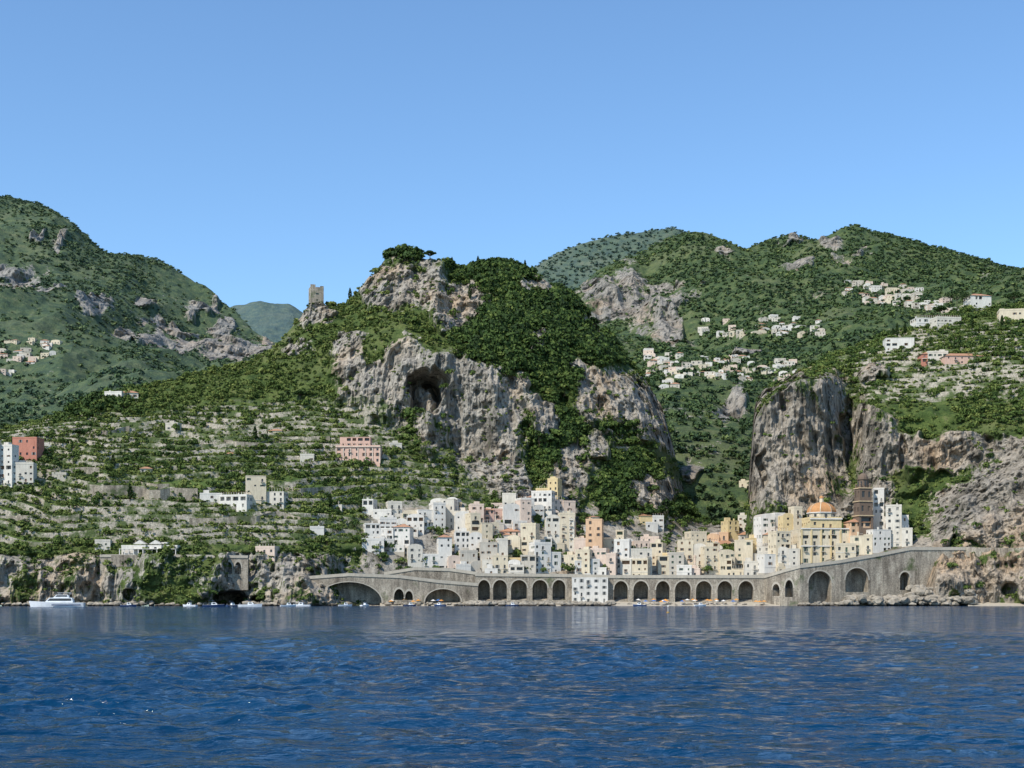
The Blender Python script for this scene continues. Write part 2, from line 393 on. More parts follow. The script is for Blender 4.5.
E=Sheet('distant_ridge',470,800,260,90,[{470:(330,4200),800:(330,4200)},{470:(310,4600),535:(262,4700),560:(246,4700),600:(233,4700),640:(225,4700),672:(220,4700),700:(228,4700),740:(250,4700),800:(280,4700)}],mE,usm=2,vsm=3,fn=fnFar(40))
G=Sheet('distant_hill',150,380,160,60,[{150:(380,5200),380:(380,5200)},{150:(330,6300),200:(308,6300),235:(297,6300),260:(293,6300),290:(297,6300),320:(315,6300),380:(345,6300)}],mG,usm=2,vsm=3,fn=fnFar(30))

# ---------------------------------------------------------------- foliage
def proto(nl,nq,flat=.8,size=.30,trunk=True,seed=0):
    g=np.random.default_rng(seed);Q=[];T=[]
    for l in range(nl):
        c=g.normal(size=3)*np.array([.42,.42,.28*flat]);rr=.42+.25*g.random()
        if l==0:c*=.2;rr=.7
        d=g.normal(size=(nq,3));d/=np.linalg.norm(d,axis=1)[:,None];d[:,2]=np.where(d[:,2]<-.3,-d[:,2],d[:,2])
        p=c+d*rr*(.8+.3*g.random((nq,1)))*np.array([1,1,flat])
        nrm=d+g.normal(size=(nq,3))*.45;nrm/=np.linalg.norm(nrm,axis=1)[:,None]
        a=np.cross(nrm,g.normal(size=(nq,3)));a/=np.linalg.norm(a,axis=1)[:,None];b=np.cross(nrm,a)
        sz=size*(.6+.8*g.random((nq,1)))
        Q.append(np.stack([p-a*sz,p-b*sz*.8,p+a*sz,p+b*sz*.8],1));T.append(np.repeat(g.normal(size=nq)[:,None]*.09+l*.02,4,1))
    Q=np.concatenate(Q);T=np.concatenate(T)
    Q[...,2]+=.55
    if trunk:
        w=.06
        tq=np.array([[[-w,0,-.9],[w,0,-.9],[w*.5,0,.5],[-w*.5,0,.5]],[[0,-w,-.9],[0,w,-.9],[0,w*.5,.5],[0,-w*.5,.5]]])
        Q=np.concatenate([Q,tq]);T=np.concatenate([T,np.full((2,4),-9.)])
    return Q,T
def bake(name,P,R,tint,protos,mat,zs=None):
    n=len(P);cos=[];ts=[]
    sel=rng.integers(0,len(protos),n);ang=rng.random(n)*6.283
    if zs is None:zs=.8+.5*rng.random(n)
    for k,(Q,T) in enumerate(protos):
        m=np.nonzero(sel==k)[0]
        if not len(m):continue
        c=np.cos(ang[m])[:,None,None];s_=np.sin(ang[m])[:,None,None];r=R[m][:,None,None]
        x=(Q[None,...,0]*c-Q[None,...,1]*s_)*r;y=(Q[None,...,0]*s_+Q[None,...,1]*c)*r;z=Q[None,...,2]*r*zs[m][:,None,None]
        co=np.stack([x+P[m][:,0][:,None,None],y+P[m][:,1][:,None,None],z+P[m][:,2][:,None,None]],-1)
        cos.append(co.reshape(-1,3));t=np.clip(tint[m][:,None,None]+T[None],.04,1);t=np.where(T[None]<-5,0,t);ts.append(t.reshape(-1))
    co=np.concatenate(cos);t=np.concatenate(ts)
    return mesh_np(name,co,np.arange(len(co)).reshape(-1,4),[mat],tint=t)
near=[proto(6,20,.75,.20,True,i) for i in range(7)]
mid_=[proto(4,11,.7,.30,False,20+i) for i in range(6)]
far_=[proto(3,8,.65,.38,False,40+i) for i in range(5)]
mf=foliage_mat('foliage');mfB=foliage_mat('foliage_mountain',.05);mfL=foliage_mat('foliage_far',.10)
PX,PY=A.PX,A.PY
nf=fbm(A.X/18,A.D/18,A.Z/18,3)
rawrock=A.rock
notrock=1-smooth(.32,.54,rawrock+(nf-.5)*1.1)
offtown=1-A.town
forest=blobs(PX,PY,[(420,252,40,14),(500,270,40,24),(540,310,40,36),(560,350,34,40),(500,330,40,22),(520,380,24,24),(590,345,26,30),(490,350,20,14),(555,440,26,28),(625,490,24,34),(580,470,18,18),(620,440,16,16),(400,425,22,10),(60,405,60,14),(660,520,30,18),(610,510,20,14)],8)
den=offtown*(notrock*(.25+1.7*forest)*(1-A.terr*.8)+.03)*smooth(.45,.6,nf+forest*.35+.06)
P,i,j=A.scatter(5600,den)
fo=forest[i,j];R=(1.3+1.8*rng.random(len(P)))*(1+.6*fo)
t=.56-.32*fo+rng.normal(size=len(P))*.14+(A.PX[i,j]<360)*.05
P[:,2]+=R*.15
bake('hillside_trees',P,R,t,near,mf)
sn=fbm(A.X/12,A.D/12,A.Z/12+9,3)
den=offtown*(notrock*smooth(.30,.52,sn)+.20*smooth(.48,.62,sn))*(1-A.terr*.9)
P,i,j=A.scatter(10000,den);R=.6+1.1*rng.random(len(P))
bake('hillside_shrubs',P,R,.56+rng.normal(size=len(P))*.17,mid_,mf)
gr=fbm(A.X/30,A.D/30,A.Z/14,3)
den=A.terr*offtown*(smooth(.36,.54,gr)+.1)
P,i,j=A.scatter(11500,den);R=.55+.85*rng.random(len(P));P[:,2]+=.1
bake('garden_plants',P,R,.68+rng.normal(size=len(P))*.17,mid_,mf)
den=A.terr*offtown*smooth(.46,.66,fbm(A.X/22,A.D/22+50,A.Z/20,3))
P,i,j=A.scatter(1300,den);R=1.2+1.5*rng.random(len(P))
bake('orchard_trees',P,R,.38+rng.normal(size=len(P))*.14,near,mf)
den=A.town*smooth(.42,.58,fbm(A.X/14,A.D/14,A.Z/14+30,3))*(A.PY<575)
P,i,j=A.scatter(560,den);R=1.2+1.7*rng.random(len(P));P[:,2]+=1.5
bake('town_trees',P,R,.42+rng.normal(size=len(P))*.14,near,mf)
nf=fbm(C.X/18,C.D/18,C.Z/18,3);notrock=1-smooth(.32,.54,C.rock+(nf-.5)*1.1)
den=(1-C.town)*(notrock+.05)*(1-C.terr*.5)*smooth(.38,.56,nf)
P,i,j=C.scatter(2600,den);R=1.1+1.8*rng.random(len(P))
bake('headland_trees',P,R,.45+rng.normal(size=len(P))*.16,near,mf)
sn=fbm(C.X/12,C.D/12,C.Z/12+9,3)
P,i,j=C.scatter(6000,(1-C.town)*(notrock*smooth(.28,.48,sn)+.18*smooth(.48,.62,sn)));R=.6+1.*rng.random(len(P))
bake('headland_shrubs',P,R,.64+rng.normal(size=len(P))*.17,mid_,mf)
nf=fbm(B.X/60,B.D/60,B.Z/60,4);notrock=1-smooth(.3,.6,B.rock+(nf-.5)*.8)
dn=1/(B.D/1000.)**1.2
den=(notrock+.05)*dn*(B.D<1560)
P,i,j=B.scatter(4800,den);R=2.+2.6*rng.random(len(P))
bake('valley_forest',P,R,.36+rng.normal(size=len(P))*.14,mid_,mfB)
nb=fbm(B.X/170,B.D/170,B.Z/170,4)
den=(notrock*smooth(.36,.56,nf*.5+nb*.5)+.04)*(B.D>1450)
P,i,j=B.scatter(20000,den);R=2.2+3.*rng.random(len(P))
bake('mountain_forest',P,R,.47+rng.normal(size=len(P))*.13-smooth(.45,.6,nb[i,j])*.12,far_,mfB,zs=.7+.3*rng.random(len(P)))
nf=fbm(Lm.X/70,Lm.D/70,Lm.Z/70,4);nb=fbm(Lm.X/180,Lm.D/180,Lm.Z/180,4);notrock=1-smooth(.3,.6,Lm.rock+(nf-.5)*.8)
P,i,j=Lm.scatter(17500,(notrock*smooth(.36,.56,nf*.5+nb*.5)+.04));R=2.2+3.2*rng.random(len(P))
bake('far_mountain_forest',P,R,.47+rng.normal(size=len(P))*.13-smooth(.45,.6,nb[i,j])*.10,far_,mfL,zs=.7+.3*rng.random(len(P)))
P,i,j=E.scatter(2200,np.ones_like(E.D));R=4+5*rng.random(len(P))
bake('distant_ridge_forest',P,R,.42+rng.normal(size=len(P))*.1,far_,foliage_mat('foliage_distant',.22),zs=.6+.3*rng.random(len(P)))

# ---------------------------------------------------------------- mesh builder
class MB:
    def __init__(s):s.v=[];s.f=[];s.m=[];s.ml=[]
    def mi(s,k):
        if k not in s.ml:s.ml.append(k)
        return s.ml.index(k)
    def quad(s,pts,k):
        b=len(s.v);s.v+= [tuple(p) for p in pts];s.f.append(tuple(range(b,b+len(pts))));s.m.append(s.mi(k))
    def box(s,x0,x1,y0,y1,z0,z1,k,top=None):
        s.quad([(x0,y0,z0),(x1,y0,z0),(x1,y0,z1),(x0,y0,z1)],k);s.quad([(x1,y0,z0),(x1,y1,z0),(x1,y1,z1),(x1,y0,z1)],k)
        s.quad([(x1,y1,z0),(x0,y1,z0),(x0,y1,z1),(x1,y1,z1)],k);s.quad([(x0,y1,z0),(x0,y0,z0),(x0,y0,z1),(x0,y1,z1)],k)
        s.quad([(x0,y0,z1),(x1,y0,z1),(x1,y1,z1),(x0,y1,z1)],top or k);s.quad([(x0,y1,z0),(x1,y1,z0),(x1,y0,z0),(x0,y0,z0)],k)
    def wall(s,p0,u,W,H,fl,n,k,ww=1.1,wh=1.6,rnd=random,skip=.1,bal=.25,shc=None):
        nx,ny=u[1],-u[0]
        def P(a,b,d=0.):return (p0[0]+u[0]*a-nx*d,p0[1]+u[1]*a-ny*d,p0[2]+b)
        if n<1 or fl<1:
            s.quad([P(0,0),P(W,0),P(W,H),P(0,H)],k);return
        ch=H/fl
        wts=[rnd.uniform(.75,1.3) for _ in range(n)];tw=sum(wts);edges=[0]
        for q in wts:edges.append(edges[-1]+q/tw*W)
        shc=shc or rnd.choice(['shut','shutb','shutg','shutg']);pshut=rnd.choice([0,.3,.8])
        for f in range(fl):
            loggia=rnd.random()<.10;fs=rnd.uniform(.65,1.1)
            for i in range(n):
                u0,u1=edges[i],edges[i+1];cw=u1-u0;v0,v1=f*ch,(f+1)*ch
                if rnd.random()<skip:
                    s.quad([P(u0,v0),P(u1,v0),P(u1,v1),P(u0,v1)],k);continue
                w=min(ww*rnd.uniform(.8,1.15),cw*.7);h=min(wh*fs*rnd.uniform(.85,1.1),ch*.6);door=rnd.random()<bal
                if loggia:w=cw*.72;h=ch*.62;door=False
                a=(u0+u1)/2-w/2;b=a+w
                c=v0+(.15 if door else ch*.3);d=c+(h*1.3 if door else h);d=min(d,v1-.3)
                s.quad([P(u0,v0),P(u1,v0),P(u1,c),P(u0,c)],k);s.quad([P(u0,d),P(u1,d),P(u1,v1),P(u0,v1)],k)
                s.quad([P(u0,c),P(a,c),P(a,d),P(u0,d)],k);s.quad([P(b,c),P(u1,c),P(u1,d),P(b,d)],k)
                r=1.4 if loggia else .35
                s.quad([P(a,c),P(a,c,r),P(a,d,r),P(a,d)],k);s.quad([P(b,c,r),P(b,c),P(b,d),P(b,d,r)],k)
                s.quad([P(a,c),P(b,c),P(b,c,r),P(a,c,r)],k);s.quad([P(a,d,r),P(b,d,r),P(b,d),P(a,d)],k)
                closed=rnd.random()<.3
                s.quad([P(a,c,r),P(b,c,r),P(b,d,r),P(a,d,r)],shc if closed else 'glass')
                if (not closed) and not loggia and rnd.random()<pshut and cw>w*2.1:
                    for q0,q1 in((a-w*.5,a-.02),(b+.02,b+w*.5)):
                        s.quad([P(q0,c,-.06),P(q1,c,-.06),P(q1,d,-.06),P(q0,d,-.06)],shc)
                if door and f>0:
                    A0,A1,h0,h1=a-.5,b+.5,c-.15,c
                    s.quad([P(A0,h1,0),P(A1,h1,0),P(A1,h1,-1.),P(A0,h1,-1.)][::-1],'trim')
                    s.quad([P(A0,h0,-1.),P(A1,h0,-1.),P(A1,h1,-1.),P(A0,h1,-1.)],'trim')
                    s.quad([P(A0,h0,0),P(A1,h0,0),P(A1,h0,-1.),P(A0,h0,-1.)],'trim')
                    s.quad([P(A0,h1+.8,-1.),P(A1,h1+.8,-1.),P(A1,h1+.9,-1.),P(A0,h1+.9,-1.)],'rail')
                    t=A0
                    while t<=A1:
                        s.quad([P(t,h1,-1.),P(t+.06,h1,-1.),P(t+.06,h1+.8,-1.),P(t,h1+.8,-1.)],'rail');t+=.4
    def volume(s,x0,x1,y0,y1,z0,H,k,base=8.,roof='flat',lod=0,rnd=random,ww=None,wh=None,skip=None,nb=None):
        W=x1-x0;Dp=y1-y0;fl=max(1,int(round(H/3.25)));bay=nb or rnd.uniform(2.5,3.9);n=max(1,int(W/(bay if not lod else 3.6)));m=max(1,int(Dp/3.6))
        ww=ww or rnd.uniform(.9,1.3);wh=wh or rnd.uniform(1.3,1.9);skip=rnd.uniform(.06,.30) if skip is None else skip
        sh=rnd.choice(['shut','shutb','shutg','shutb'])
        s.wall((x0,y0,z0),(1,0),W,H,fl,n,k,ww,wh,rnd=rnd,skip=skip,shc=sh);s.wall((x1,y0,z0),(0,1),Dp,H,fl,m,k,ww,wh,rnd=rnd,bal=0,skip=.3,shc=sh)
        s.wall((x0,y1,z0),(0,-1),Dp,H,fl,m,k,ww,wh,rnd=rnd,bal=0,skip=.3,shc=sh);s.wall((x1,y1,z0),(-1,0),W,H,0,0,k)
        if fl>1 and rnd.random()<.35:s.box(x0-.1,x1+.1,y0-.12,y0-.004,z0+H/fl-.1,z0+H/fl+.12,'trim')
        if base:s.box(x0+.003,x1-.003,y0+.003,y1-.003,z0-base,z0-.002,k if rnd.random()<.6 else 'grey')
        zt=z0+H
        if roof=='flat':
            s.quad([(x0,y0,zt),(x1,y0,zt),(x1,y1,zt),(x0,y1,zt)],'roof')
            p=.25;hh=rnd.choice([.35,.7,.9,1.1])
            s.box(x0-.08,x1+.08,y0-.08,y0+p,zt+.003,zt+hh,k);s.box(x0-.08,x1+.08,y1-p,y1+.08,zt+.003,zt+hh,k)
            s.box(x0-.08,x0+p,y0+p+.002,y1-p-.002,zt+.003,zt+hh,k);s.box(x1-p,x1+.08,y0+p+.002,y1-p-.002,zt+.003,zt+hh,k)
            if rnd.random()<.35 and W>6:
                a=rnd.uniform(x0+.6,x1-4);s.box(a,a+3,y0+Dp*.45,y0+Dp*.45+2.8,zt+.004,zt+2.5,k,'roof')
            elif rnd.random()<.35 and W>5:
                for px_ in np.arange(x0+.6,x1-.5,1.5):
                    s.box(px_,px_+.12,y0+.8,y0+.92,zt+.005,zt+2.3,'trim');s.box(px_,px_+.1,y0+.6,y0+Dp*.6,zt+2.3,zt+2.42,'shutb')
            if rnd.random()<.5:
                a=rnd.uniform(x0+.6,x1-1.4);s.box(a,a+.7,y0+Dp*.3,y0+Dp*.3+.7,zt+.005,zt+1.8,k)
            if rnd.random()<.3:
                a=rnd.uniform(x0+.6,x1-1.4);s.box(a,a+.05,y0+Dp*.3,y0+Dp*.3+.05,zt+.006,zt+3.2,'rail')
        elif roof=='vault':
            N=8
            for q in range(N):
                t0,t1=math.pi*q/N,math.pi*(q+1)/N;cx=(x0+x1)/2;rr=W/2;hz=min(1.8,W*.24)
                a=(cx-rr*math.cos(t0),zt+hz*math.sin(t0));b=(cx-rr*math.cos(t1),zt+hz*math.sin(t1))
                s.quad([(a[0],y0,a[1]),(b[0],y0,b[1]),(b[0],y1,b[1]),(a[0],y1,a[1])],'roof')
                s.quad([(a[0],y0,zt),(b[0],y0,zt),(b[0],y0,b[1]),(a[0],y0,a[1])],k)
        else:
            o=.5;hz=min(W,Dp)*.22;cx0=x0+min(W,Dp)*.45;cx1=x1-min(W,Dp)*.45
            if cx0>cx1:cx0=cx1=(x0+x1)/2
            cy=(y0+y1)/2
            a,b,c,d=(x0-o,y0-o,zt),(x1+o,y0-o,zt),(x1+o,y1+o,zt),(x0-o,y1+o,zt);e=(cx0,cy,zt+hz);f=(cx1,cy,zt+hz)
            s.quad([a,b,f,e],'tile');s.quad([b,c,f],'tile');s.quad([c,d,e,f],'tile');s.quad([d,a,e],'tile')
            s.quad([(p[0],p[1],p[2]-.01) for p in(a,d,c,b)],'trim')
    def cyl(s,cx,cy,z0,z1,r0,r1,n,k,ph=0.):
        for q in range(n):
            a,b=ph+6.28318*q/n,ph+6.28318*(q+1)/n
            s.quad([(cx+r0*math.cos(a),cy+r0*math.sin(a),z0),(cx+r0*math.cos(b),cy+r0*math.sin(b),z0),(cx+r1*math.cos(b),cy+r1*math.sin(b),z1),(cx+r1*math.cos(a),cy+r1*math.sin(a),z1)],k)
    def dome(s,cx,cy,z0,r,h,n,k,m=7,ph=0.):
        for q in range(m):
            a,b=math.pi/2*q/m,math.pi/2*(q+1)/m
            s.cyl(cx,cy,z0+h*math.sin(a),z0+h*math.sin(b),r*math.cos(a),max(.02,r*math.cos(b)),n,k,ph)
    def done(s,name,loc=(0,0,0),rot=0.):
        me=bpy.data.meshes.new(name);me.from_pydata(s.v,[],s.f)
        for k in s.ml:me.materials.append(M[k])
        me.polygons.foreach_set('material_index',s.m);me.update()
        ob=bpy.data.objects.new(name,me);ob.location=loc;ob.rotation_euler=(0,0,rot);sc.collection.objects.link(ob);return ob
def sheet_for(px,py):
    return A if px<757 else C
def house(x0,x1,yt,yb,col,roof='flat',name='town_house',sh=None,D=None,dep=None,rot=None,lod=0,base=9.,annex=True):
    pc=(x0+x1)/2
    S=sh or sheet_for(pc,yb)
    _,d,_=S.find(pc,yb)
    if D:d=D
    zb=CZ+d*(HY-yb)/F;zt=CZ+d*(HY-yt)/F
    W=(x1-x0)*d/F;H=max(2.6,zt-zb)
    dp=dep or max(6.,min(11.,W*.75));r=rot if rot is not None else random.uniform(-.32,.32)
    m=MB()
    if roof!='flat':H=max(2.6,H-1.6)
    if lod==0 and annex and W>11 and H>6:
        x=-W/2;parts=[]
        while x<W/2-3:
            w=random.uniform(5.5,10);x2=min(x+w,W/2)
            if W/2-x2<4:x2=W/2
            parts.append((x,x2));x=x2
        main=random.randrange(len(parts))
        for q,(a,b) in enumerate(parts):
            hh=H if q==main else H*random.choice([.45,.6,.7,.8,.9,1.0])
            yo=0 if q==main else random.uniform(-1.2,1.5)
            cc=col if random.random()<.7 else random.choice(['white','white2','white3','cream','cream','yellow','palepink'])
            m.volume(a+.01,b-.01,yo,dp+yo*.3,0,hh,cc,base,roof if q==main else random.choice(['flat','flat','vault']))
        if random.random()<.4:
            a=random.uniform(-W/2,0);m.volume(a,a+W*.5,-3,-1.3,0,random.choice([2.8,3.2,5.5]),random.choice(['white','white2',col]),base,'flat')
    else:m.volume(-W/2,W/2,0,dp,0,H,col,base,roof,lod)
    return m.done(name,((pc-512)/F*(d+1),d+1,zb),r)
town=[(362,392,500,520,'white'),(388,420,503,528,'white2'),(365,397,519,546,'white'),(396,424,514,534,'white','vault'),(408,452,534,571,'white','tile'),(380,410,524,552,'white','tile'),
(418,446,504,534,'white'),(440,470,499,530,'white2'),(455,484,505,536,'white'),(430,458,497,512,'white','vault'),(470,500,514,545,'cream'),(484,508,507,530,'pink','tile'),(503,532,500,532,'white'),
(488,516,494,512,'white2'),(520,545,499,525,'white'),(506,536,525,558,'cream'),(480,508,540,568,'white2'),(455,482,532,560,'white'),(535,558,480,503,'yellow'),(531,552,492,520,'white'),
(546,575,514,550,'cream'),(560,602,520,556,'peach'),(553,576,500,522,'palepink'),(576,600,514,534,'cream','tile'),(600,624,531,558,'cream'),(534,562,544,574,'white'),(508,536,556,577,'white2'),(482,508,556,575,'cream'),
(560,590,551,575,'cream'),(589,616,550,575,'palepink'),(448,478,552,572,'white3'),(362,384,540,556,'white'),
(614,640,541,575,'white'),(630,652,550,576,'white2'),(650,680,543,572,'yellow'),(678,706,540,571,'white2'),(690,720,533,558,'cream'),(704,735,547,575,'cream'),(735,765,541,575,'white2'),(716,740,521,545,'palepink'),
(738,762,516,544,'white2'),(658,684,554,576,'cream'),(640,664,513,529,'white','tile'),(706,722,503,521,'white'),(739,753,482,505,'cream'),(764,792,532,573,'cream'),(760,786,514,540,'white'),(783,803,508,545,'cream'),
(850,872,519,552,'peach','tile'),(874,908,489,540,'white'),(886,912,506,548,'white2'),(850,872,536,556,'cream'),(872,892,530,553,'white'),(778,800,549,572,'white2'),(836,856,545,560,'cream'),
(620,648,560,578,'white2'),(670,700,560,577,'white'),(720,748,560,577,'cream'),(745,770,562,577,'white2'),(575,600,560,577,'white')]
for b in town:
    house(*b[:5],roof=b[5] if len(b)>5 else 'flat')
for k in range(60):
    px=random.uniform(452,800);lim=np.interp(px,[450,540,600,640,700,800],[508,503,530,545,540,528])
    yb=random.uniform(lim+4,574);w=random.uniform(12,24);h=random.uniform(7,16)
    house(px-w/2,px+w/2,yb-h,yb,random.choice(['white','white','white2','white3','cream','cream','cream','palepink','palepink','ochre','yellow','peach']),roof=random.choice(['flat','flat','flat','vault','tile']))
house(572,608,578,603,'white',D=717,rot=0,dep=9,name='harbour_building',annex=False)
hs=[(-2,13,446,490,'white'),(12,33,464,488,'white2'),(-40,-4,440,492,'white2'),(12,37,438,463,'red'),(200,222,494,506,'white'),(218,248,496,509,'white'),(246,266,476,506,'cream'),(262,284,492,507,'white2'),
 (104,122,392,404,'white'),(120,138,390,404,'white2','tile'),(255,275,548,560,'palepink'),(95,110,541,553,'white2'),(52,66,474,482,'white3'),(330,342,505,513,'white2'),
 (165,178,424,431,'white3'),(268,282,428,435,'cream','tile'),(34,50,446,453,'white2'),(140,152,466,473,'white3','tile'),(300,314,455,462,'white2'),(225,236,452,458,'cream','tile'),(390,402,444,451,'white2'),(310,324,528,536,'white')]
for b in hs:house(*b[:5],roof=b[5] if len(b)>5 else 'flat',name='hillside_house',annex=False)
for b in[(886,914,338,351,'white'),(928,948,352,363,'white2'),(945,985,353,364,'pink','tile'),(922,944,351,363,'red','tile'),(916,940,318,328,'white'),(936,962,318,328,'white2'),(970,992,293,306,'white','tile'),(1000,1030,310,322,'cream')]:
    house(*b[:5],roof=b[5] if len(b)>5 else 'flat',name='hilltop_house',sh=C,annex=False,rot=random.uniform(-.2,.2))
def village(S,x0,x1,y0,y1,n,fn=None,smin=5,smax=11):
    for k in range(n):
        px=random.uniform(x0,x1);t=random.random();yb=y0+(y1-y0)*t+(fn(px) if fn else 0)
        w=random.uniform(smin,smax);h=random.uniform(3.5,6.5)
        house(px-w/2,px+w/2,yb-h,yb,random.choice(['white','white','white2','cream','palepink','white3']),roof=random.choice(['flat','flat','tile','vault']),name='village_house',sh=S,lod=1,base=12,annex=False,dep=9)
village(B,645,800,358,382,100,lambda p:(p-720)*.04)
village(B,700,822,320,338,36)
village(B,848,932,288,308,42,lambda p:(p-890)*.1)
village(B,930,1010,300,315,10)
village(B,610,680,380,392,6)
village(Lm,-40,58,343,366,44);village(Lm,-20,12,370,378,6)

def villa():
    _,d,z=A.find(358,466);m=MB();W=44*d/F;k='pink'
    H=16.
    m.volume(-W/2,W/2,0,10,0,H*.62,k,10,'flat',ww=1.3,wh=2.2,skip=.1,nb=3.4)
    m.volume(-W/2+2,W/2-6,1.5,9,H*.62+.01,H*.36,k,0,'flat',ww=1.2,wh=1.8,skip=.1,nb=3.4)
    for q in range(7):
        x=-W/2+W*q/6;m.box(x-.3,x+.3,-.25,-.003,0,H*.62-.3,'palepink')
    m.box(-W/2-.4,W/2+.4,-.6,-.26,H*.62-.2,H*.62+.4,'palepink')
    m.done('pink_villa',((358-512)/F*d,d,z-1),-.05)
villa()
def sea_villa():
    _,d,z=A.find(148,553);d-=1.5;m=MB();W=56*d/F
    z=CZ+d*(HY-555)/F
    m.box(-W/2-4,W/2+4,-1.5,9,-6,-.1,'stone')
    m.volume(-W/2,W/2,2.5,9,0,4.2,'white',0,'flat')
    for cx in(-W*.16,W*.12):
        m.volume(cx-3,cx+3,1.2,2.49,0,4.8,'white',0,'flat',ww=1.6,wh=2.6)
        m.quad([(cx-3.3,1,5.6),(cx+3.3,1,5.6),(cx,1,7.6)],'white');m.quad([(cx-3.3,1,5.6),(cx,1,7.6),(cx,6,7.6),(cx-3.3,6,5.6)],'roof');m.quad([(cx+3.3,6,5.6),(cx,6,7.6),(cx,1,7.6),(cx+3.3,1,5.6)],'roof')
    for q in range(13):
        x=-W/2+W*q/12;m.box(x-.2,x+.2,-.9,-.5,-.1,2.9,'trim')
    m.box(-W/2-.3,W/2+.3,-1.1,1.1,2.9,3.15,'trim')
    m.done('seaside_villa',((148-512)/F*d,d,z),0)
sea_villa()
def tower():
    d=985;z=CZ+d*(HY-310)/F;m=MB()
    m.wall((-4.6,0,0),(1,0),9.2,13,3,1,'dry',1.1,1.6,skip=0,bal=0);m.wall((4.6,0,0),(0,1),9.2,11,3,1,'dry',skip=0,bal=0)
    m.wall((-4.6,9.2,0),(0,-1),9.2,13,3,1,'dry',skip=0,bal=0);m.wall((4.6,9.2,0),(-1,0),9.2,11,0,0,'dry')
    m.box(-4.597,4.597,.003,9.197,-8,0,'dry')
    m.box(-4.6,-1.2,.003,1.2,13.003,17,'dry');m.box(-1.19,2.2,.003,1.2,13.003,15.3,'dry');m.box(2.21,4.6,.003,1.2,13.003,16.2,'dry')
    m.box(-4.6,-3.4,1.21,9.1,13.003,15.6,'dry');m.box(3.4,4.6,1.21,9.1,11.003,14.4,'dry');m.box(-3.39,3.39,8,9.1,11.003,15,'dry')
    m.quad([(-4.5,.1,11.5),(4.5,.1,11.5),(4.5,9.1,10.9),(-4.5,9.1,10.9)],'dry')
    m.done('stone_watchtower',((318-512)/F*d,d-4,z),.3)
tower()
def church():
    d=748;z0=CZ+d*(HY-563)/F;u=d/F;m=MB();W=50*u;H=34*u
    m.volume(-W/2,W/2,0,20,0,H,'cream',8,'flat',ww=1.3,wh=2.1,skip=.2,nb=4.9)
    for zc in(H*.48,H-.1):m.box(-W/2-.5,W/2+.5,-.5,-.13,zc,zc+.6,'trim');m.box(W/2+.004,W/2+.5,-.0,20,zc,zc+.6,'trim')
    for q in range(6):
        x=-W/2+W*q/5;m.box(x-.45,x+.45,-.35,-.006,0,H*.48-.01,'yellow');m.box(x-.45,x+.45,-.35,-.006,H*.48+.61,H-.11,'yellow')
    a,b=-W*.30,W*.34;h2=9*u
    m.volume(a,b,1.5,17,H+.72,h2,'yellow',0,'flat',ww=1.3,wh=2.,nb=3.6,skip=.1)
    m.box(a-.4,b+.4,1.,1.45,H+h2+.4,H+h2+1.1,'trim')
    m.quad([(-W/2+.6,-.2,H+.75),(a+3,-.2,H+.75),(a-1,-.2,H+3.6)],'yellow')
    cy=9;zz=H+h2+.8
    m.cyl(0.5,cy,zz-1,zz+3.2,7.6,7.6,8,'cream',.39);m.cyl(.5,cy,zz+3.2,zz+3.7,8.1,8.1,8,'trim',.39);m.cyl(.5,cy,zz+3.7,zz+3.71,8.1,7.4,8,'trim',.39)
    for q in range(8):
        an=.39+6.28318*(q+.5)/8;cx_,cy_=.5+7.07*math.cos(an),cy+7.07*math.sin(an)
        m.cyl(cx_,cy_,zz+.4,zz+2.6,.7,.7,6,'glass')
    m.dome(.5,cy,zz+3.7,7.9,5.6,8,'dome',8,.39)
    for q in range(8):
        an=.39+6.28318*q/8
        for k in range(6):
            t0,t1=math.pi/2*k/6,math.pi/2*(k+1)/6
            r0,r1=8.05*math.cos(t0),8.05*math.cos(t1);c_,s__=math.cos(an),math.sin(an);w_=.18
            m.quad([(.5+r0*c_-w_*s__,cy+r0*s__+w_*c_,zz+3.75+5.75*math.sin(t0)),(.5+r0*c_+w_*s__,cy+r0*s__-w_*c_,zz+3.75+5.75*math.sin(t0)),(.5+r1*c_+w_*s__,cy+r1*s__-w_*c_,zz+3.75+5.75*math.sin(t1)),(.5+r1*c_-w_*s__,cy+r1*s__+w_*c_,zz+3.75+5.75*math.sin(t1))],'cream')
    m.cyl(.5,cy,zz+9.1,zz+11.4,1.2,1.1,8,'cream');m.dome(.5,cy,zz+11.4,1.25,1.5,8,'dome',4)
    m.box(.42,.58,cy-.08,cy+.08,zz+12.8,zz+15,'rail');m.box(0,1,cy-.07,cy+.07,zz+14.,zz+14.15,'rail')
    m.done('domed_church',((826-512)/F*d,d,z0),.10)
church()
